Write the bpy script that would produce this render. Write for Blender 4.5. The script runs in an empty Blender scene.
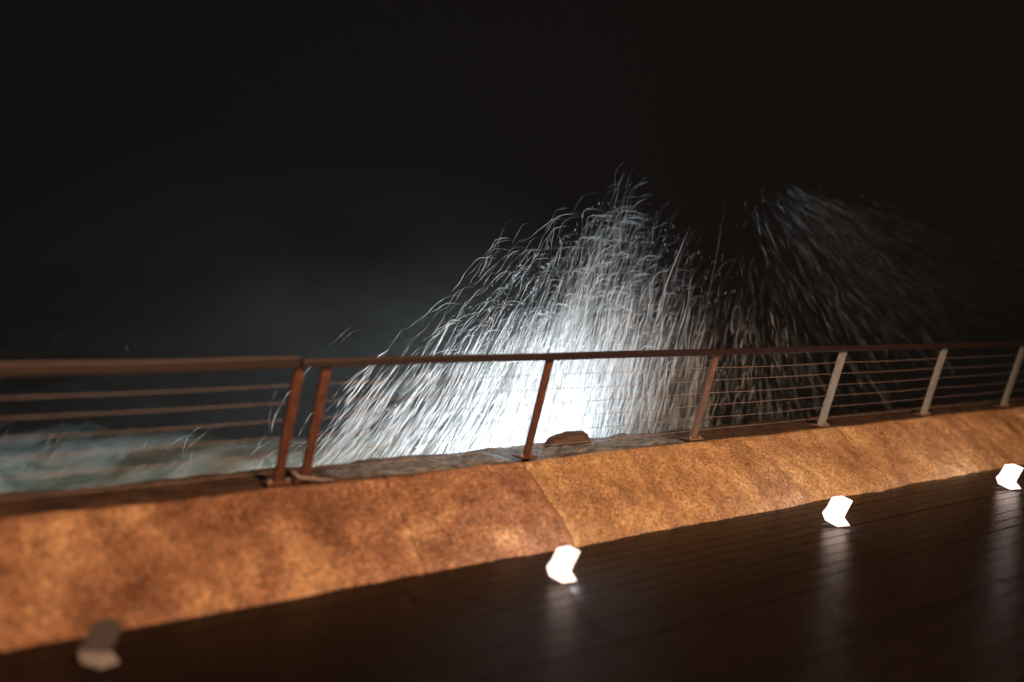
import bpy, bmesh, math, random
import numpy as np
from mathutils import Vector, Matrix, noise

random.seed(7)
rng = np.random.default_rng(7)
S = bpy.context.scene
C = S.collection

# ------------------------------------------------------------------ camera
FPX = 900.0
TH, PITCH, ROLL = math.radians(54.8), math.radians(-3.9), math.radians(1.92)
F = Vector((math.cos(TH)*math.cos(PITCH), math.sin(TH)*math.cos(PITCH), math.sin(PITCH)))
R = Vector((math.sin(TH), -math.cos(TH), 0))
U = R.cross(F)
R2 = R*math.cos(ROLL) + U*math.sin(ROLL)
U2 = U*math.cos(ROLL) - R*math.sin(ROLL)
EYE = Vector((0, 0, 1.6))
cd = bpy.data.cameras.new('camera')
cam = bpy.data.objects.new('camera', cd)
C.objects.link(cam)
M = Matrix((R2, U2, -F)).transposed().to_4x4()
M.translation = EYE
cam.matrix_world = M
cd.sensor_width = 36
cd.lens = 36*FPX/1024
cd.clip_start = 0.05
cd.clip_end = 3000
cd.dof.use_dof = True
cd.dof.focus_distance = 6.8
cd.dof.aperture_fstop = 0.34
S.camera = cam

# ------------------------------------------------------------------ night sky, exposure
w = bpy.data.worlds.new('World')
S.world = w
w.use_nodes = True
bg = w.node_tree.nodes['Background']
bg.inputs[0].default_value = (1.0, 0.86, 0.88, 1)
bg.inputs[1].default_value = 0.0026
S.view_settings.view_transform = 'Standard'
S.view_settings.look = 'None'
S.view_settings.exposure = 0
S.view_settings.gamma = 1
S.cycles.use_denoising = True
S.cycles.max_bounces = 6
S.cycles.diffuse_bounces = 3
S.cycles.transparent_max_bounces = 24
S.cycles.volume_bounces = 0
S.cycles.volume_step_rate = 2.5
S.cycles.volume_max_steps = 96
S.cycles.sample_clamp_indirect = 3


# ------------------------------------------------------------------ helpers
def tag(o, label=None, cat=None, group=None, kind=None):
    if label: o['label'] = label
    if cat: o['category'] = cat
    if group: o['group'] = group
    if kind: o['kind'] = kind
    return o


def empty(name, loc=(0, 0, 0), rz=0):
    o = bpy.data.objects.new(name, None)
    o.empty_display_size = 0.1
    o.location = loc
    o.rotation_euler = (0, 0, rz)
    C.objects.link(o)
    return o


def link(name, me, mat, parent=None, loc=(0, 0, 0)):
    if mat is not None and not me.materials:
        me.materials.append(mat)
    o = bpy.data.objects.new(name, me)
    C.objects.link(o)
    o.location = loc
    if parent: o.parent = parent
    return o


def finish(bm, name, mat, parent=None, smooth=False, loc=(0, 0, 0)):
    me = bpy.data.meshes.new(name)
    bmesh.ops.recalc_face_normals(bm, faces=bm.faces)
    for f in bm.faces: f.smooth = smooth
    bm.to_mesh(me)
    bm.free()
    return link(name, me, mat, parent, loc)


def add_box(bm, lo, hi, bevel=0.0):
    r = bmesh.ops.create_cube(bm, size=1)
    vs = r['verts']
    for v in vs:
        v.co = Vector([lo[i] + (v.co[i]+0.5)*(hi[i]-lo[i]) for i in range(3)])
    if bevel:
        es = list({e for v in vs for e in v.link_edges})
        bmesh.ops.bevel(bm, geom=es, offset=bevel, segments=2, affect='EDGES', profile=0.6)


def add_tube(bm, pts, rad, n=8):
    rings = []
    P = [Vector(p) for p in pts]
    for i, p in enumerate(P):
        t = (P[min(i+1, len(P)-1)] - P[max(i-1, 0)]).normalized()
        a = t.cross(Vector((0, 0, 1)) if abs(t.z) < 0.9 else Vector((0, 1, 0))).normalized()
        b = t.cross(a)
        r = rad[i] if isinstance(rad, (list, tuple)) else rad
        rings.append([bm.verts.new(p + (a*math.cos(k*2*math.pi/n) + b*math.sin(k*2*math.pi/n))*r) for k in range(n)])
    for i in range(len(rings)-1):
        for k in range(n):
            bm.faces.new((rings[i][k], rings[i][(k+1) % n], rings[i+1][(k+1) % n], rings[i+1][k]))
    bm.faces.new(rings[0][::-1])
    bm.faces.new(rings[-1])


def ray(px, py):
    return F + R2*((px-512)/FPX) - U2*((py-341)/FPX)


def at_y(px, py, Y):
    d = ray(px, py)
    return EYE + d*(Y/d.y)


# ------------------------------------------------------------------ materials
def mat(name):
    m = bpy.data.materials.new(name)
    m.use_nodes = True
    nt = m.node_tree
    b = nt.nodes['Principled BSDF']
    return m, nt, b


def nd(nt, typ, **kw):
    n = nt.nodes.new(typ)
    for k, v in kw.items():
        if k in n.inputs: n.inputs[k].default_value = v
        else: setattr(n, k, v)
    return n


def noisy(name, c1, c2, scale=8, rough=(0.4, 0.7), bump=0.3, bscale=40, dist=0.01, metallic=0.0, stretch=(1, 1, 1), c3=None, spec=0.5):
    m, nt, b = mat(name)
    tc = nd(nt, 'ShaderNodeTexCoord')
    mp = nd(nt, 'ShaderNodeMapping')
    mp.inputs['Scale'].default_value = stretch
    nt.links.new(tc.outputs['Object'], mp.inputs[0])
    n1 = nd(nt, 'ShaderNodeTexNoise', Scale=scale, Detail=8, Roughness=0.65)
    nt.links.new(mp.outputs[0], n1.inputs['Vector'])
    cr = nd(nt, 'ShaderNodeValToRGB')
    cr.color_ramp.elements[0].position = 0.36
    cr.color_ramp.elements[1].position = 0.66
    cr.color_ramp.elements[0].color = (*c1, 1)
    cr.color_ramp.elements[1].color = (*c2, 1)
    if c3:
        e = cr.color_ramp.elements.new(0.8)
        e.color = (*c3, 1)
    nt.links.new(n1.outputs[0], cr.inputs[0])
    nt.links.new(cr.outputs[0], b.inputs['Base Color'])
    n2 = nd(nt, 'ShaderNodeTexNoise', Scale=bscale, Detail=6, Roughness=0.7)
    nt.links.new(mp.outputs[0], n2.inputs['Vector'])
    mr = nd(nt, 'ShaderNodeMapRange')
    mr.inputs['To Min'].default_value, mr.inputs['To Max'].default_value = rough
    nt.links.new(n2.outputs[0], mr.inputs[0])
    nt.links.new(mr.outputs[0], b.inputs['Roughness'])
    bp = nd(nt, 'ShaderNodeBump', Strength=bump, Distance=dist)
    nt.links.new(n2.outputs[0], bp.inputs['Height'])
    nt.links.new(bp.outputs[0], b.inputs['Normal'])
    b.inputs['Metallic'].default_value = metallic
    b.inputs['Specular IOR Level'].default_value = spec
    return m


def stone(name, a, b_, c, seed):
    """rough wet render: patches + fine bright grains"""
    m, nt, b = mat(name)
    tc = nd(nt, 'ShaderNodeTexCoord')
    mp = nd(nt, 'ShaderNodeMapping')
    mp.inputs['Location'].default_value = (seed, seed*2.3, 0)
    nt.links.new(tc.outputs['Object'], mp.inputs[0])
    n1 = nd(nt, 'ShaderNodeTexNoise', Scale=1.9, Detail=12, Roughness=0.72)
    n2 = nd(nt, 'ShaderNodeTexNoise', Scale=48, Detail=8, Roughness=0.8)
    for n in (n1, n2): nt.links.new(mp.outputs[0], n.inputs['Vector'])
    cr = nd(nt, 'ShaderNodeValToRGB')
    el = cr.color_ramp.elements
    el[0].position, el[0].color = 0.34, (*a, 1)
    el[1].position, el[1].color = 0.67, (*c, 1)
    e = el.new(0.5); e.color = (*b_, 1)
    nt.links.new(n1.outputs[0], cr.inputs[0])
    cr2 = nd(nt, 'ShaderNodeValToRGB')
    cr2.color_ramp.elements[0].position = 0.38
    cr2.color_ramp.elements[0].color = (0.30, 0.26, 0.22, 1)
    cr2.color_ramp.elements[1].position = 0.7
    cr2.color_ramp.elements[1].color = (2.5, 2.6, 2.75, 1)
    nt.links.new(n2.outputs[0], cr2.inputs[0])
    # vertical wash streaks running down the slope
    mp2 = nd(nt, 'ShaderNodeMapping')
    mp2.inputs['Scale'].default_value = (4, 1.1, 1.1)
    nt.links.new(tc.outputs['Object'], mp2.inputs[0])
    n3 = nd(nt, 'ShaderNodeTexNoise', Scale=1.6, Detail=6, Roughness=0.6)
    nt.links.new(mp2.outputs[0], n3.inputs['Vector'])
    cr3 = nd(nt, 'ShaderNodeValToRGB')
    cr3.color_ramp.elements[0].position = 0.36
    cr3.color_ramp.elements[0].color = (0.76, 0.72, 0.69, 1)
    cr3.color_ramp.elements[1].position = 0.6
    cr3.color_ramp.elements[1].color = (1.08, 1.08, 1.08, 1)
    nt.links.new(n3.outputs[0], cr3.inputs[0])
    x1 = nd(nt, 'ShaderNodeMix', data_type='RGBA', blend_type='MULTIPLY')
    x1.inputs[0].default_value = 1
    nt.links.new(cr.outputs[0], x1.inputs[6]); nt.links.new(cr2.outputs[0], x1.inputs[7])
    x2 = nd(nt, 'ShaderNodeMix', data_type='RGBA', blend_type='MULTIPLY')
    x2.inputs[0].default_value = 1
    nt.links.new(x1.outputs[2], x2.inputs[6]); nt.links.new(cr3.outputs[0], x2.inputs[7])
    # pale grains of aggregate
    vo = nd(nt, 'ShaderNodeTexVoronoi', Scale=70, Randomness=1.0)
    nt.links.new(mp.outputs[0], vo.inputs['Vector'])
    gr = nd(nt, 'ShaderNodeValToRGB')
    gr.color_ramp.elements[0].position = 0.10; gr.color_ramp.elements[0].color = (1, 1, 1, 1)
    gr.color_ramp.elements[1].position = 0.34; gr.color_ramp.elements[1].color = (0, 0, 0, 1)
    nt.links.new(vo.outputs['Distance'], gr.inputs[0])
    sel = nd(nt, 'ShaderNodeSeparateColor')
    nt.links.new(vo.outputs['Color'], sel.inputs[0])
    th_ = nd(nt, 'ShaderNodeMath', operation='GREATER_THAN'); th_.inputs[1].default_value = .70
    nt.links.new(sel.outputs[0], th_.inputs[0])
    gm = nd(nt, 'ShaderNodeMath', operation='MULTIPLY')
    nt.links.new(gr.outputs[0], gm.inputs[0]); nt.links.new(th_.outputs[0], gm.inputs[1])
    x3 = nd(nt, 'ShaderNodeMix', data_type='RGBA')
    x3.inputs[7].default_value = (.66, .55, .42, 1)
    nt.links.new(gm.outputs[0], x3.inputs[0]); nt.links.new(x2.outputs[2], x3.inputs[6])
    nt.links.new(x3.outputs[2], b.inputs['Base Color'])
    bp = nd(nt, 'ShaderNodeBump', Strength=0.9, Distance=0.016)
    nt.links.new(n2.outputs[0], bp.inputs['Height'])
    nt.links.new(bp.outputs[0], b.inputs['Normal'])
    b.inputs['Roughness'].default_value = 0.42
    return m


def glow(name, col, s):
    m, nt, b = mat(name)
    b.inputs['Base Color'].default_value = (*col, 1)
    b.inputs['Emission Color'].default_value = (*col, 1)
    b.inputs['Emission Strength'].default_value = s
    return m


M_stone = [stone('sandy_render', (.11, .045, .022), (.24, .125, .064), (.54, .36, .19), 0.0),
           stone('brown_render', (.09, .048, .026), (.20, .115, .058), (.44, .33, .17), 9.0),
           stone('ochre_render', (.17, .09, .035), (.33, .20, .095), (.46, .33, .16), 4.0)]
M_cap = noisy('wet_capping', (.035, .022, .016), (.09, .055, .035), 5, (.12, .45), .6, 30, .012)
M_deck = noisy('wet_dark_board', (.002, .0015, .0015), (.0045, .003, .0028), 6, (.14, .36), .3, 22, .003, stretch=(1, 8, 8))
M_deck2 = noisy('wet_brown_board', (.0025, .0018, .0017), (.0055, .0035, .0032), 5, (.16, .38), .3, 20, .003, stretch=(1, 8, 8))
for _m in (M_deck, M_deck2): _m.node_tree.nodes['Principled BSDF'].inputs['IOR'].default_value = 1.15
M_under = noisy('ground_below', (.01, .009, .008), (.02, .017, .015), 3)
M_rust = noisy('brown_painted_steel', (.06, .022, .011), (.14, .055, .027), 14, (.3, .6), .4, 60, .003)
M_wood = noisy('handrail_timber', (.009, .005, .004), (.022, .011, .008), 9, (.35, .6), .4, 50, .003, stretch=(1, 9, 9))
M_pale = noisy('pale_grey_steel', (.17, .18, .17), (.27, .28, .27), 12, (.35, .55), .3, 50, .002)  # paler, greyer tone for the right-hand posts
M_mid = noisy('brown_grey_steel', (.10, .06, .042), (.19, .12, .09), 12, (.35, .55), .3, 50, .002)  # tone between the brown and the pale posts
M_wire = noisy('steel_cable', (.20, .15, .14), (.34, .28, .26), 30, (.3, .5), .2, 90, .001)
M_rock = noisy('brown_rock', (.035, .022, .017), (.09, .055, .04), 14, (.4, .7), .8, 40, .012)
M_house = noisy('dark_casing', (.03, .03, .03), (.06, .06, .06), 10)
M_led = glow('lit_diffuser', (1.0, .97, 1.0), 1.15)
M_flood = glow('floodlight_lens', (.88, .96, 1.0), 20.0)
M_off = noisy('dim_trail', (.035, .033, .033), (.055, .052, .053), 20, (.2, .35), .1, 40, .001)  # grey arm of the dim lamp's shake streak
M_off2 = noisy('pale_trail', (.09, .09, .095), (.14, .135, .14), 20, (.2, .35), .1, 40, .001)  # brighter end of that streak, put into the colour


def spray_trail_mat(name, col, rough=.35, tr=.5):
    m, nt, b = mat(name)
    b.inputs['Base Color'].default_value = (*col, 1)
    b.inputs['Roughness'].default_value = rough
    b.inputs['Specular IOR Level'].default_value = .5
    t = nd(nt, 'ShaderNodeBsdfTranslucent')
    t.inputs[0].default_value = (*col, 1)
    mx = nd(nt, 'ShaderNodeMixShader')
    mx.inputs[0].default_value = tr
    out = nt.nodes['Material Output']
    nt.links.new(b.outputs[0], mx.inputs[1])
    nt.links.new(t.outputs[0], mx.inputs[2])
    tp = nd(nt, 'ShaderNodeBsdfTransparent')
    at = nd(nt, 'ShaderNodeAttribute', attribute_name='trail_alpha')
    m2 = nd(nt, 'ShaderNodeMixShader')
    nt.links.new(at.outputs['Fac'], m2.inputs[0])
    nt.links.new(tp.outputs[0], m2.inputs[1])
    nt.links.new(mx.outputs[0], m2.inputs[2])
    nt.links.new(m2.outputs[0], out.inputs[0])
    return m


M_spray = spray_trail_mat('sea_spray', (.80, .86, .90))
M_run = noisy('running_water', (.03, .035, .04), (.30, .35, .40), 9, (.08, .4), .9, 24, .02, stretch=(1, 6, 6))

# ------------------------------------------------------------------ the sea
FOOT_Y, TOP_Y, TOP_Z, BACK_Y = 4.13, 4.66, 0.42, 5.16
SEA_Z = -0.95


def sea():
    xs = np.concatenate([np.linspace(-60, -12, 40, endpoint=False), np.linspace(-12, 22, 230), np.linspace(23, 60, 24), [120, 300, 900]])
    xs = np.concatenate([[-900, -300, -120], xs])
    ys = np.concatenate([np.linspace(BACK_Y, 34, 200), np.linspace(35, 70, 40), [90, 140, 250, 500, 1000, 1600]])
    vs = []
    for y in ys:
        for x in xs:
            d = math.exp(-max(0, y-40)/60)
            h = 0.30*math.sin(y*0.55 + 0.6*noise.noise(Vector((x*.08, y*.08, 0)))*6 + x*.1)
            h += 0.30*noise.noise(Vector((x*.35, y*.55, 1))) + 0.12*noise.noise(Vector((x*1.1, y*1.6, 5))) + .05*noise.noise(Vector((x*3, y*3.5, 9)))
            vs.append((x, y, SEA_Z + h*d))
    nx = len(xs)
    fs = [(j*nx+i, j*nx+i+1, (j+1)*nx+i+1, (j+1)*nx+i) for j in range(len(ys)-1) for i in range(nx-1)]
    me = bpy.data.meshes.new('sea')
    me.from_pydata(vs, [], fs)
    for p in me.polygons: p.use_smooth = True
    m, nt, b = mat('sea_water')
    tc = nd(nt, 'ShaderNodeTexCoord')
    mp = nd(nt, 'ShaderNodeMapping')
    mp.inputs['Scale'].default_value = (.8, 1.5, 1)
    nt.links.new(tc.outputs['Object'], mp.inputs[0])
    n0 = nd(nt, 'ShaderNodeTexNoise', Scale=.22, Detail=4, Roughness=.5, Distortion=.6)
    n1 = nd(nt, 'ShaderNodeTexNoise', Scale=1.5, Detail=10, Roughness=.68, Distortion=1.4)
    for n in (n0, n1): nt.links.new(mp.outputs[0], n.inputs['Vector'])
    ad = nd(nt, 'ShaderNodeMath', operation='ADD')
    nt.links.new(n0.outputs[0], ad.inputs[0]); nt.links.new(n1.outputs[0], ad.inputs[1])
    cr = nd(nt, 'ShaderNodeValToRGB')
    cr.color_ramp.elements[0].position = .40; cr.color_ramp.elements[0].color = (0.07, 0.07, 0.07, 1)
    cr.color_ramp.elements[1].position = .60; cr.color_ramp.elements[1].color = (1, 1, 1, 1)
    hf = nd(nt, 'ShaderNodeMath', operation='MULTIPLY'); hf.inputs[1].default_value = .5
    nt.links.new(ad.outputs[0], hf.inputs[0]); nt.links.new(hf.outputs[0], cr.inputs[0])
    mx = nd(nt, 'ShaderNodeMix', data_type='RGBA')
    mx.inputs[6].default_value = (.10, .24, .23, 1); mx.inputs[7].default_value = (.80, .95, .96, 1)
    nt.links.new(cr.outputs[0], mx.inputs[0]); nt.links.new(mx.outputs[2], b.inputs['Base Color'])
    mr = nd(nt, 'ShaderNodeMapRange'); mr.inputs['To Min'].default_value = .12; mr.inputs['To Max'].default_value = .7
    nt.links.new(cr.outputs[0], mr.inputs[0]); nt.links.new(mr.outputs[0], b.inputs['Roughness'])
    bp = nd(nt, 'ShaderNodeBump', Strength=.6, Distance=.1)
    nt.links.new(n1.outputs[0], bp.inputs['Height']); nt.links.new(bp.outputs[0], b.inputs['Normal'])
    tag(link('sea', me, m), kind='structure')


sea()

# ------------------------------------------------------------------ walkway: ground and boards
bm = bmesh.new()
add_box(bm, (-200, -200, -2.5), (300, 4.4, -.045))
tag(finish(bm, 'ground', M_under), kind='structure')
walk = empty('walkway')
tag(walk, kind='structure')
BW = 0.115
plank_meshes = []
for k in range(6):
    L = 2.98
    bm = bmesh.new()
    add_box(bm, (0, 0, -.04), (L, BW-.006, 0), .003)
    for v in bm.verts:
        v.co.z += 0.0012*math.sin(v.co.x*2+k)
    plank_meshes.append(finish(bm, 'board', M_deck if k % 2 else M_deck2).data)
for o in [o for o in C.objects if o.name.startswith('board')]:
    bpy.data.objects.remove(o)
row = 0
y = FOOT_Y + .04 - BW
while y > 0.0:
    off = -3.2 - random.random()*2
    x = off
    while x < 16:
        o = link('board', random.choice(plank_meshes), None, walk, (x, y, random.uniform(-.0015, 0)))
        o.rotation_euler = (random.uniform(-.003, .003), 0, 0)
        x += 2.985
    y -= BW
    row += 1

# ------------------------------------------------------------------ sloping sea wall
wall = empty('sea_wall')
tag(wall, 'rough orange-lit rendered sea wall sloping up to the railing', 'wall')
joints = [-3.2, -0.35, 2.42, 3.42, 6.75, 9.6, 12.6, 16.0]
for k in range(len(joints)-1):
    x0, x1 = joints[k]+.001, joints[k+1]-.001
    n = max(4, int((x1-x0)/.022))
    prof = []
    m1 = 30
    for j in range(m1+1):
        t = j/m1
        yy = FOOT_Y + (TOP_Y-FOOT_Y)*t
        zz = TOP_Z*math.sin(t*math.pi/2*1.0)**0.92 if False else TOP_Z*(t**0.9)
        prof.append((yy, zz))
    prof += [(TOP_Y+.03, TOP_Z+.004)]
    vs = []
    for i in range(n+1):
        x = x0 + (x1-x0)*i/n
        edge = min(i, n-i)
        e = .003 if edge == 0 else 0
        for j, (yy, zz) in enumerate(prof):
            f = 1 if j < len(prof)-3 else .4
            d = .050*noise.noise(Vector((x*1.6, yy*2.2, zz*2.2))) + .022*noise.noise(Vector((x*6, yy*7, zz*7))) + .012*noise.noise(Vector((x*19, yy*19, zz*19))) + .006*noise.noise(Vector((x*45, yy*45, zz*45)))
            d = d*f - e
            vs.append((x, yy - d*.62, zz + d*.78 if j else zz-.05))
        vs.append((x, TOP_Y+.03, -.5))
    P = len(prof)+1
    fs = [(i*P+j, (i+1)*P+j, (i+1)*P+j+1, i*P+j+1) for i in range(n) for j in range(P-1)]
    fs.append(tuple(range(P))); fs.append(tuple(range(n*P+P-1, n*P-1, -1)))
    me = bpy.data.meshes.new('wall_section')
    me.from_pydata(vs, [], fs)
    for p in me.polygons: p.use_smooth = len(p.vertices) == 4
    link('wall_section', me, M_stone[(0, 0, 0, 2, 2, 0, 2)[k]], wall)
# wet capping and the seaward face behind it
for k in range(len(joints)-1):
    x0, x1 = joints[k]+.004, joints[k+1]-.004
    n = int((x1-x0)/.05)
    vs = []
    ys_ = [TOP_Y+.032, TOP_Y+.05, TOP_Y+.15, TOP_Y+.25, TOP_Y+.35, TOP_Y+.43, BACK_Y]
    for i in range(n+1):
        x = x0+(x1-x0)*i/n
        vs.append((x, ys_[0], -.3))
        for yy in ys_:
            vs.append((x, yy, TOP_Z + .0 + .022*noise.noise(Vector((x*3, yy*5, 2))) + .008*noise.noise(Vector((x*15, yy*15, 2)))))
        vs.append((x, BACK_Y+.02, TOP_Z-.06))
        vs.append((x, BACK_Y+.05, -3))
    P = len(ys_)+3
    fs = [(i*P+j, (i+1)*P+j, (i+1)*P+j+1, i*P+j+1) for i in range(n) for j in range(P-1)]
    me = bpy.data.meshes.new('capping_slab')
    me.from_pydata(vs, [], fs)
    link('capping_slab', me, M_cap, wall)

# ------------------------------------------------------------------ railing
DX, DY, PZ0, PZ1 = .064, -.145, .41, 1.09   # posts lean inland


def post_mesh(m, wd=.052):
    bm = bmesh.new()
    add_box(bm, (-wd/2, -.012, PZ0), (wd/2, .012, PZ1), .004)
    for v in bm.verts:
        t = (v.co.z-PZ0)/(PZ1-PZ0)
        v.co.x += DX*t; v.co.y += DY*t
    o = finish(bm, 'post', m)
    me = o.data
    bpy.data.objects.remove(o)
    return me


def rail_section(posts, x0, x1, label, handh, handd):
    r = empty('cable_railing', (0, 0, 0))
    tag(r, label, 'railing')
    for (px, m) in posts:
        o = link('post', post_mesh(m, .085 if m is M_pale else .055), None, r, (px, 4.75, 0))
        bm = bmesh.new()
        add_box(bm, (-.07, -.05, TOP_Z+.012), (.07, .05, TOP_Z+.026), .003)
        bp = finish(bm, 'base_plate', m if m is not M_pale else M_mid, o)
        for sx in (-.05, .05):
            bm = bmesh.new()
            bmesh.ops.create_cone(bm, cap_ends=True, segments=6, radius1=.011, radius2=.011, depth=.014,
                                  matrix=Matrix.Translation((sx, -.028, TOP_Z+.033)))
            finish(bm, 'bolt', M_wire, o)
    yt = 4.75 + DY
    bm = bmesh.new()
    add_box(bm, (x0, yt-handd/2, PZ1-.002), (x1, yt+handd/2, PZ1+handh), .008)
    bmesh.ops.subdivide_edges(bm, edges=[e for e in bm.edges if abs(e.verts[0].co.x-e.verts[1].co.x) > 1], cuts=30)
    for v in bm.verts:
        v.co.z += .006*noise.noise(Vector((v.co.x*1.3, 0, 0)))
    finish(bm, 'handrail', M_wood, r)
    for k in range(6):
        t = (.09 + k*.098)/(PZ1-PZ0)
        bm = bmesh.new()
        xs = [p[0] for p in posts]
        pts = []
        for a, b_ in zip(xs[:-1], xs[1:]):
            for q in range(6):
                u = q/6
                pts.append((a+(b_-a)*u + DX*t, 4.75+DY*t+.016, PZ0+(PZ1-PZ0)*t - .006*math.sin(u*math.pi)*(1+.5*math.sin(k*3+a))))
        pts.append((xs[-1]+DX*t, 4.75+DY*t+.016, PZ0+(PZ1-PZ0)*t))
        add_tube(bm, pts, .0018, 6)
        finish(bm, 'wire', M_wire, r, smooth=True)
    return r


left = rail_section([(-2.9, M_rust), (-1.35, M_rust), (.2-.03, M_rust), (1.79, M_rust)], -3.0, 1.85,
                    'left brown cable railing ending at the first of the two close posts', .062, .06)
right = rail_section([(1.945, M_rust), (3.49, M_rust), (5.06, M_mid), (6.63, M_pale), (8.22, M_pale), (9.75, M_pale), (11.3, M_pale), (12.85, M_pale), (14.4, M_pale)],
                     1.86, 14.6, 'long cable railing running right behind the lights, brown then pale posts', .045, .06)
# curved strap at the foot of the first right-hand post
bm = bmesh.new()
add_tube(bm, [(1.86, 4.70, .50), (1.90, 4.70, .462), (1.96, 4.69, .452), (2.03, 4.68, .440), (2.10, 4.67, .436)], [.010, .014, .013, .011, .008], 8)
strap = finish(bm, 'foot_strap', noisy('dull_steel', (.10, .08, .09), (.2, .16, .18), 20), right, True)

# ------------------------------------------------------------------ path marker lights
K = 1/172.0
UP = [(-7, 32.5), (5, 34.6), (17, 30), (11, 18.5), (7.3, 10.5), (-6, 12), (-18, 14), (-13.2, 20)]  # upper arm: the lamp's shake trail of light built as a plate
LO = [(-18, 13.6), (-6, 11.6), (7.3, 10.1), (13.3, 2.5), (-1, .4), (-15.3, 6)]  # lower arm of the same light trail


def slab(bm, pts, dfun, th):
    a = [bm.verts.new((p[0]*K, dfun(p[1]*K), p[1]*K)) for p in pts]
    b = [bm.verts.new((p[0]*K, dfun(p[1]*K)+th, p[1]*K)) for p in pts]
    n = len(pts)
    bm.faces.new(a); bm.faces.new(b[::-1])
    for i in range(n):
        bm.faces.new((a[i], b[i], b[(i+1) % n], a[(i+1) % n]))


def scalept(pts, s):
    cx = sum(p[0] for p in pts)/len(pts); cy = sum(p[1] for p in pts)/len(pts)
    return [(cx+(p[0]-cx)*s, cy+(p[1]-cy)*s) for p in pts]


def up_d(z): return -.03 + (z-.06)*.35
def lo_d(z): return -.03 - (.06-z)*.9


spots = [(.72, 3.82, .84, False, 'dim grey path light shaped as its shake trail, paler below, leftmost by the wall', -10),
         (3.0, 3.70, .86, True, 'brightest glowing white path light, below the middle of the railing', -36),
         (5.36, 3.66, .96, True, 'glowing white path light second from the right at the wall foot', -48),
         (7.72, 3.66, 1.0, True, 'glowing white path light farthest right, near the picture edge', -55)]
for (x, y, s, lit, lab, rz) in spots:
    r = empty('path_light', (x, y, .002), math.radians(rz))
    r.scale = (s, s, s)
    tag(r, lab, 'path light', 'path lights along the foot of the sea wall')
    bm = bmesh.new()
    slab(bm, scalept(UP, .97), lambda z: up_d(z)+.005, .022)
    slab(bm, scalept(LO, .95), lambda z: lo_d(z)+.005, .030)
    finish(bm, 'casing', M_house, r)
    bm = bmesh.new(); slab(bm, UP, up_d, .004)
    finish(bm, 'upper_trail', M_led if lit else M_off, r)
    bm = bmesh.new(); slab(bm, LO, lo_d, .004)
    finish(bm, 'lower_trail', M_led if lit else M_off2, r)
    if lit:
        pl = bpy.data.lights.new('path_lamp', 'POINT')
        pl.energy = 7*s; pl.color = (1, .97, 1); pl.shadow_soft_size = .03
        po = bpy.data.objects.new('path_lamp', pl); C.objects.link(po)
        po.parent = r; po.location = (.04, .20, .19)

# ------------------------------------------------------------------ rounded rock on the capping
bm = bmesh.new()
bmesh.ops.create_icosphere(bm, subdivisions=4, radius=1)
for v in bm.verts:
    n_ = noise.noise(v.co*1.7)*.18 + noise.noise(v.co*5)*.05
    v.co = Vector((v.co.x*.20, v.co.y*.10, v.co.z*.085))*(1+n_)
    if v.co.z < -.02: v.co.z = -.02
rk = finish(bm, 'rock', M_rock, None, True, (4.05, 4.98, TOP_Z+.025))
tag(rk, 'low rounded brown rock lying on the wall top in the brightest spray', 'rock')

# ------------------------------------------------------------------ water running over the capping
bm = bmesh.new()
for (xa, xb, ya, yb) in ((2.15, 3.40, 4.70, 5.02), (3.55, 5.0, 4.72, 5.14)):
    nx, ny = int((xb-xa)/.02), 12
    g = []
    for i in range(nx+1):
        col = []
        for j in range(ny+1):
            u, v_ = i/nx, j/ny
            x, y = xa+(xb-xa)*u, ya+(yb-ya)*v_
            m_ = min(u, 1-u)*6
            prof_ = min(1, m_)*min(1, min(v_, 1-v_)*6)
            z = TOP_Z + .012*prof_ + prof_*(.045*abs(noise.noise(Vector((x*4, y*14, 0)))) + .02*noise.noise(Vector((x*16, y*40, 3)))) - (.03 if prof_ == 0 else 0)
            col.append(bm.verts.new((x, y, z)))
        g.append(col)
    for i in range(nx):
        for j in range(ny):
            bm.faces.new((g[i][j], g[i+1][j], g[i+1][j+1], g[i][j+1]))
o = finish(bm, 'running_water', M_run, None, True)
tag(o, 'grey foamy water washing over the top of the wall', 'water', kind='stuff')

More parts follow.
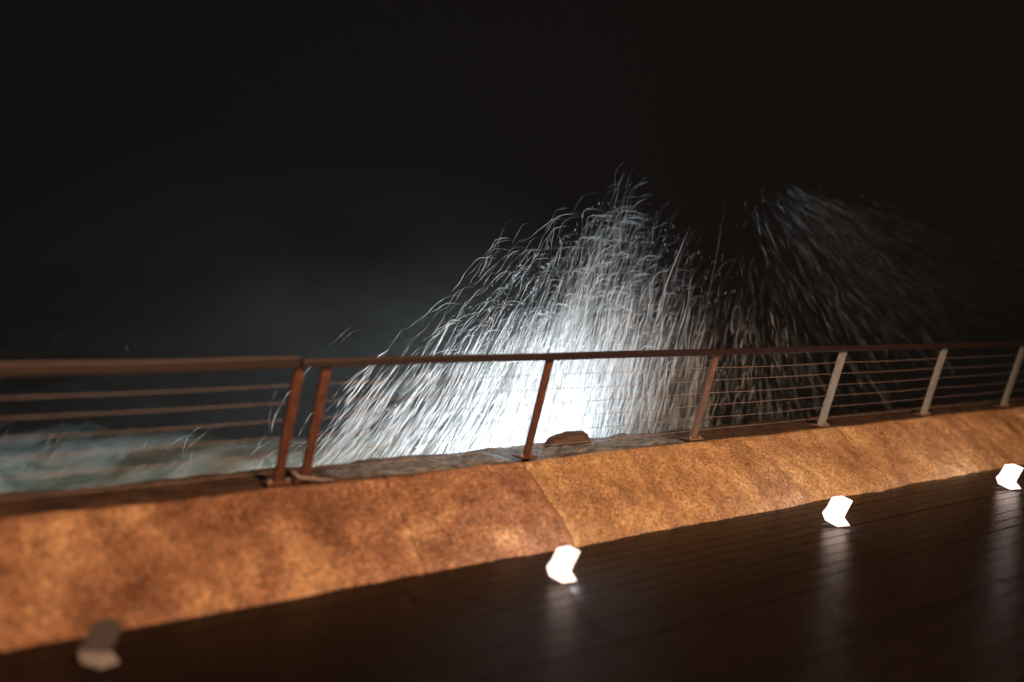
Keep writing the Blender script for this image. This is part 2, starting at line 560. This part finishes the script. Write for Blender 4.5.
# ------------------------------------------------------------------ spray
def spray_object(name, paths, rads, material, label):
    """paths: (N,K,3), rads: (N,K)"""
    N, Kp, _ = paths.shape
    t = np.gradient(paths, axis=1)
    t /= np.linalg.norm(t, axis=2, keepdims=True)+1e-9
    up = np.array([.37, .81, .44])
    a = np.cross(t, up); a /= np.linalg.norm(a, axis=2, keepdims=True)+1e-9
    b = np.cross(t, a)
    vs = np.empty((N, Kp, 3, 3))
    for k in range(3):
        an = k*2*math.pi/3
        vs[:, :, k] = paths + (a*math.cos(an)+b*math.sin(an))*rads[:, :, None]
    V = vs.reshape(-1, 3)
    base = (np.arange(N)*Kp*3)[:, None, None] + (np.arange(Kp-1)*3)[None, :, None]
    k = np.arange(3)[None, None, :]
    k2 = (np.arange(3)+1) % 3
    k2 = k2[None, None, :]
    q = np.stack([base+k, base+k2, base+k2+3, base+k+3], axis=-1).reshape(-1, 4)
    me = bpy.data.meshes.new(name)
    me.vertices.add(len(V)); me.vertices.foreach_set('co', V.ravel())
    me.loops.add(q.size); me.loops.foreach_set('vertex_index', q.ravel().astype(np.int32))
    me.polygons.add(len(q))
    me.polygons.foreach_set('loop_start', (np.arange(len(q))*4).astype(np.int32))
    me.polygons.foreach_set('loop_total', np.full(len(q), 4, dtype=np.int32))
    me.update(calc_edges=True)
    me.polygons.foreach_set('use_smooth', np.ones(len(q), dtype=bool))
    # random faintness of each exposure trail, fading at both ends: foam
    tt = np.linspace(0, 1, Kp)[None, :]
    fo = np.clip(rng.gamma(1.5, .33, (N, 1)), .05, 1)*(.55+.45*np.sin(tt*9+rng.uniform(0, 6.28, (N, 1))))*np.clip(np.minimum(tt*5, (1-tt)*9), .0, 1)
    at = me.attributes.new('trail_alpha', 'FLOAT', 'POINT')
    at.data.foreach_set('value', np.repeat(fo.reshape(-1), 3).astype(np.float32))
    o = link(name, me, material)
    tag(o, label, 'spray', kind='stuff')
    return o


KP = 12
fv = np.array(F); rv = np.array(R2); uv = np.array(U2); ev = np.array(EYE)


def to_world(px, py, Y):
    d = fv + rv*((px-512)/FPX)[..., None] - uv*((py-341)/FPX)[..., None]
    return ev + d*(Y/d[..., 1])[..., None]


def spray_trails(px, py, lean, length, hook, Y, rad, bead=.25, wig=1.0, curv=None):
    """threads shaped as exposure trails of drops seen at px,py, with a camera-shake hook at the tip"""
    N = len(px)
    t = np.linspace(0, 1, KP)[None, :]
    th = np.radians(lean)[:, None]
    L = length[:, None]
    c = (np.zeros(N) if curv is None else curv)[:, None]
    along = t*L
    ang = th + c*(t-.5)
    s = np.sin(ang); co = np.cos(ang)
    dx = np.cumsum(s, axis=1)/KP*L; dy = -np.cumsum(co, axis=1)/KP*L
    ph = px[:, None]*.012 + rng.normal(0, .5, (N, 1))
    w_ = wig*(np.sin(t*6+ph)*.7 + np.sin(t*13+ph*2)*.3)*np.clip(length[:, None]/45, .2, 1.6)
    dx += w_*np.cos(th); dy += w_*np.sin(th)*.6
    # camera-shake hook at the tip
    hk = np.clip((t-.78)/.22, 0, 1)
    dx += hook[:, None]*hk**1.1
    dy += (along*0 + hook[:, None])*(.55*hk**1.6) + 0
    X = px[:, None]+dx; Yp = py[:, None]+dy
    pts = to_world(X, Yp, np.broadcast_to(Y[:, None], X.shape))
    drift = (t-.5)*rng.normal(0, .06, (N, 1))*np.clip(length[:, None]/60, 0, 1)
    pts[..., 1] += drift
    r = rad[:, None]*(.35+.65*np.sin(np.clip(t*1.02, 0, 1)*math.pi)**.5)*(1+bead*np.sin(t*KP*2.2+ph*3))
    return pts, np.clip(r, .0003, None)


def lean_at(x):
    return np.interp(x, [290, 360, 430, 520, 600, 680, 740, 790, 840, 900, 960], [40, 36, 30, 22, 15, 11, 2, -16, -36, -52, -58])


A, B = [], []
# dense curtain thrown up just behind the wall
N = 4300
px = np.where(rng.random(N) < .62, rng.normal(568, 68, N), rng.uniform(300, 705, N))
px = px[(px > 292) & (px < 712)]
N = len(px)
topy = np.interp(px, [290, 330, 400, 480, 560, 640, 712], [465, 425, 385, 352, 340, 345, 372])
u = rng.random(N)**.60
py = topy + (492-topy)*u
A.append(spray_trails(px, py, lean_at(px)+rng.normal(0, 2.5, N), rng.gamma(4, 12.5, N)+8, rng.uniform(0, 5, N)*(rng.random(N) < .5),
                 rng.uniform(5.35, 6.6, N), rng.gamma(1.8, .0007, N)+.0006))
# broad bright strands in the left half of the curtain
N = 300
px = rng.uniform(330, 640, N); py = rng.uniform(395, 480, N)
A.append(spray_trails(px, py, lean_at(px)+rng.normal(0, 3, N), rng.uniform(30, 85, N), rng.uniform(0, 4, N), rng.uniform(5.3, 6.2, N), rng.uniform(.0025, .0055, N), wig=.8))
# spray above the handrail, trails hooked to the right by camera shake
N = 1550
px = rng.normal(590, 66, N)
px = px[(px > 425) & (px < 745)]; N = len(px)
topy = np.interp(px, [420, 470, 520, 560, 600, 630, 670, 745], [350, 325, 285, 232, 190, 192, 235, 300])
u = rng.random(N)**.62
py = topy + 25 + (380-topy)*u
d_ = np.clip((py-topy)/120, 0, 1)
A.append(spray_trails(px, py, lean_at(px)+rng.normal(3, 3, N), rng.gamma(4, 9, N)+8, rng.uniform(3, 17, N)*(rng.random(N) < .75),
                 rng.uniform(5.5, 6.6, N), (rng.gamma(1.4, .00045, N)+.0005)*(.5+.5*d_), wig=1.0))
# longer shake hooks at the crest, stacked one under another
N = 95
px = rng.normal(604, 12, N); py = np.linspace(235, 345, N)+rng.normal(0, 6, N)+5
A.append(spray_trails(px, py, rng.normal(14, 4, N), rng.uniform(25, 60, N), rng.uniform(12, 26, N), rng.uniform(5.9, 6.4, N), rng.uniform(.0010, .0022, N), wig=1.6))
# thin loners fanning out on the far left
N = 90
px = rng.uniform(400, 560, N); py = np.interp(px, [400, 560], [352, 235])+rng.uniform(-20, 45, N)
A.append(spray_trails(px, py, lean_at(px)+rng.normal(12, 8, N), rng.uniform(25, 70, N), rng.uniform(2, 14, N), rng.uniform(5.5, 6.5, N), rng.uniform(.0009, .0018, N), wig=2, curv=rng.uniform(0, .8, N)))
# big nearby strands round the pair of posts
sp = [(322, 358, 46, 52, 6.0, .0042), (327, 360, 46, 50, 6.0, .0030), (297, 392, 30, 34, 5.6, .006), (272, 440, 20, 60, 5.6, .005), (270, 438, 8, 50, 5.7, .0012),
      (289, 482, 38, 30, 5.4, .007), (296, 440, 35, 40, 5.6, .003), (300, 462, 32, 60, 5.7, .003), (318, 428, 40, 60, 5.6, .004), (330, 405, 45, 60, 5.7, .003),
      (188, 475, 20, 50, 6.5, .0016), (205, 432, 60, 18, 6.5, .0012), (240, 470, 50, 60, 6.0, .0012), (255, 478, 35, 40, 5.9, .002), (245, 480, 45, 30, 5.9, .003),
      (262, 482, 42, 38, 5.9, .0025), (268, 470, 48, 48, 5.9, .0015), (275, 480, 40, 40, 5.8, .002), (50, 350, 35, 22, 6, .001), (135, 360, -30, 22, 6, .001),
      (160, 465, 40, 45, 7, .001), (60, 480, 38, 50, 7, .001)]
sp = np.array(sp, float)
A.append(spray_trails(sp[:, 0], sp[:, 1], sp[:, 2], sp[:, 3], np.where(sp[:, 2] > 30, 6.0, 2.0), sp[:, 4], sp[:, 5], bead=.35, wig=.8, curv=np.full(len(sp), .5)))
# wisps blown along the surface at the left
N = 60
px = rng.uniform(-30, 285, N); py = 505-rng.random(N)**1.5*62
A.append(spray_trails(px, py, rng.normal(42, 14, N), rng.uniform(15, 70, N), rng.uniform(0, 6, N), rng.uniform(5.6, 8.5, N), rng.uniform(.0005, .0016, N), curv=rng.uniform(0, 1, N)))

# the right-hand plume, falling and fanning out
N = 430
px = rng.normal(772, 42, N); px = px[(px > 690) & (px < 880)]; N = len(px)
topy = np.interp(px, [690, 730, 780, 830, 880], [275, 235, 215, 225, 260])
u = rng.random(N)**.55
py = topy+20+(445-topy)*u
B.append(spray_trails(px, py, lean_at(px)*1.0+rng.normal(0, 5, N), rng.gamma(4, 7, N)+5, rng.uniform(-1, 6, N)*(rng.random(N) < .5), rng.uniform(5.5, 6.6, N),
                 rng.gamma(2, .0006, N)+.0006, wig=1.0))
N = 800
ll = rng.uniform(25, 80, N); r_ = 55+ll+rng.uniform(0, 1, N)*(240-ll*.6); an = np.radians(rng.normal(52, 15, N))
px = 735+rng.normal(0, 16, N)+r_*np.sin(an)*1.0; py = 165+rng.normal(0, 13, N)+r_*np.cos(an)*.95
ok = (py-ll*.5 > 190); px, py, ll = px[ok], py[ok], ll[ok]; N = len(px)
ln = -np.degrees(np.arctan2(px-735, py-150))
B.append(spray_trails(px, py, ln+rng.normal(0, 4, N), ll, np.zeros(N), rng.uniform(5.6, 6.6, N), rng.gamma(2, .0012, N)+.0012, wig=1.0, curv=rng.uniform(-.5, 0, N)))
# clumps of heavier drops in the plume
N = 60
px = rng.uniform(728, 806, N); py = rng.uniform(330, 440, N)
B.append(spray_trails(px, py, lean_at(px)+rng.normal(0, 5, N), rng.uniform(12, 50, N), rng.uniform(0, 5, N), rng.uniform(5.5, 6.3, N), rng.uniform(.002, .0045, N)))
N = 46
px = rng.uniform(735, 835, N); py = rng.uniform(190, 240, N)
B.append(spray_trails(px, py, lean_at(px)*.7, rng.uniform(4, 10, N), rng.uniform(1, 4, N), rng.uniform(5.8, 6.6, N), rng.uniform(.0015, .0028, N), wig=.4))

N = 4200
px = rng.normal(590, 95, N); px = px[(px > 300) & (px < 860)]; N = len(px)
topy = np.interp(px, [290, 400, 500, 600, 700, 860], [450, 355, 280, 195, 235, 260])
py = topy + (470-topy)*rng.random(N)**.8
A.append(spray_trails(px, py, rng.uniform(-20, 60, N), rng.uniform(1, 4.5, N), np.zeros(N), rng.uniform(5.4, 6.9, N), rng.gamma(2, .0007, N)+.0006, wig=0))

for nm, lst, lab in (('sea_spray', A, 'bright white curtain of sea spray thrown up behind the railing'),
                     ('falling_spray', B, 'dimmer plume of spray falling to the right of the bright curtain')):
    spray_object(nm, np.concatenate([a[0] for a in lst]), np.concatenate([a[1] for a in lst]), M_spray, lab)

# ------------------------------------------------------------------ floodlight behind the wall
FL = Vector((5.15, 6.80, -.45))
fl = empty('floodlight', FL)
tag(fl, 'white floodlight hidden behind the sea wall, lighting the spray', 'floodlight')
aim = Vector((-.50, .20, .84)).normalized()
q = aim.to_track_quat('-Z', 'Y')
bm = bmesh.new(); add_box(bm, (-.16, -.12, 0.0), (.16, .12, .09), .012)
for v in bm.verts: v.co = q @ v.co
finish(bm, 'housing', M_house, fl)
bm = bmesh.new(); add_box(bm, (-.14, -.10, -.006), (.14, .10, -.001))
for v in bm.verts: v.co = q @ v.co
finish(bm, 'lens', M_flood, fl)
bm = bmesh.new(); add_tube(bm, [(0, 0, .0), (.02, -.2, -.5), (.02, -1.2, -.62), (.02, -1.62, -.62)], .02)
finish(bm, 'bracket', M_house, fl)
ld = bpy.data.lights.new('flood_lamp', 'SPOT')
ld.energy = 1650
ld.color = (.86, .95, 1.0)
ld.spot_size = math.radians(172)
ld.spot_blend = .8
ld.shadow_soft_size = .10
lo = bpy.data.objects.new('flood_lamp', ld); C.objects.link(lo)
lo.parent = fl
lo.rotation_euler = q.to_euler()
lo.location = aim*.04

# ------------------------------------------------------------------ sodium street lamp behind the viewer
SL = Vector((2.6, -3.2, 0))
st = empty('street_lamp', SL)
tag(st, 'tall orange sodium street lamp standing on the walkway behind the viewer', 'street lamp')
bm = bmesh.new(); add_tube(bm, [(0, 0, -.04), (0, 0, 3), (0, 0, 6.2), (0, .25, 6.6), (0, .7, 6.75)], [.09, .07, .05, .04, .035], 12)
finish(bm, 'pole', M_house, st, True)
bm = bmesh.new(); add_box(bm, (-.16, .6, 6.70), (.16, 1.2, 6.84), .03)
finish(bm, 'lamp_head', M_house, st)
bm = bmesh.new(); add_box(bm, (-.12, .68, 6.68), (.12, 1.12, 6.697))
finish(bm, 'lamp_glass', glow('sodium_glass', (1, .5, .18), 12), st)
l2 = bpy.data.lights.new('sodium_lamp', 'SPOT')
l2.energy = 7600
l2.color = (1, .56, .31)
l2.spot_size = math.radians(127)
l2.spot_blend = .25
l2.shadow_soft_size = .12
o2 = bpy.data.objects.new('sodium_lamp', l2); C.objects.link(o2)
o2.parent = st
o2.location = (0, .9, 6.64)
o2.rotation_euler = (math.radians(2), 0, 0)

# ------------------------------------------------------------------ mist hanging round the splash
bm = bmesh.new(); bmesh.ops.create_icosphere(bm, subdivisions=4, radius=1)
mi = finish(bm, 'spray_mist', None, None, True, (3.9, 8.3, .1))
mi.scale = (6.2, 3.0, 2.9)
m = bpy.data.materials.new('spray_mist'); m.use_nodes = True
nt = m.node_tree
nt.nodes.remove(nt.nodes['Principled BSDF'])
tc = nd(nt, 'ShaderNodeTexCoord')
ln = nd(nt, 'ShaderNodeVectorMath', operation='LENGTH')
nt.links.new(tc.outputs['Object'], ln.inputs[0])
mr = nd(nt, 'ShaderNodeMapRange', interpolation_type='SMOOTHSTEP')
mr.inputs['From Min'].default_value = 1; mr.inputs['From Max'].default_value = .1
mr.inputs['To Min'].default_value = 0; mr.inputs['To Max'].default_value = .017
nt.links.new(ln.outputs['Value'], mr.inputs[0])
nz = nd(nt, 'ShaderNodeTexNoise', Scale=2.2, Detail=4, Roughness=.6)
nt.links.new(tc.outputs['Object'], nz.inputs['Vector'])
m3 = nd(nt, 'ShaderNodeMapRange'); m3.inputs['From Min'].default_value = .35; m3.inputs['From Max'].default_value = .7
nt.links.new(nz.outputs[0], m3.inputs[0])
mu = nd(nt, 'ShaderNodeMath', operation='MULTIPLY')
nt.links.new(mr.outputs[0], mu.inputs[0]); nt.links.new(m3.outputs[0], mu.inputs[1])
pv = nt.nodes.new('ShaderNodeVolumePrincipled')
pv.inputs['Color'].default_value = (.85, .93, .95, 1)
nt.links.new(mu.outputs[0], pv.inputs['Density'])
nt.links.new(pv.outputs[0], nt.nodes['Material Output'].inputs['Volume'])
mi.data.materials.append(m)
tag(mi, 'faint pale mist hanging in the air round the bright spray', 'mist', kind='stuff')

# ------------------------------------------------------------------ sea mist in the air
bm = bmesh.new(); add_box(bm, (-40, -8, -4), (60, 60, 9))
hz = finish(bm, 'haze', None)
m = bpy.data.materials.new('sea_mist'); m.use_nodes = True
nt = m.node_tree
nt.nodes.remove(nt.nodes['Principled BSDF'])
pv = nt.nodes.new('ShaderNodeVolumePrincipled')
pv.inputs['Color'].default_value = (.85, .9, .92, 1)
pv.inputs['Density'].default_value = .0006
nt.links.new(pv.outputs[0], nt.nodes['Material Output'].inputs['Volume'])
hz.data.materials.append(m)
tag(hz, kind='stuff')
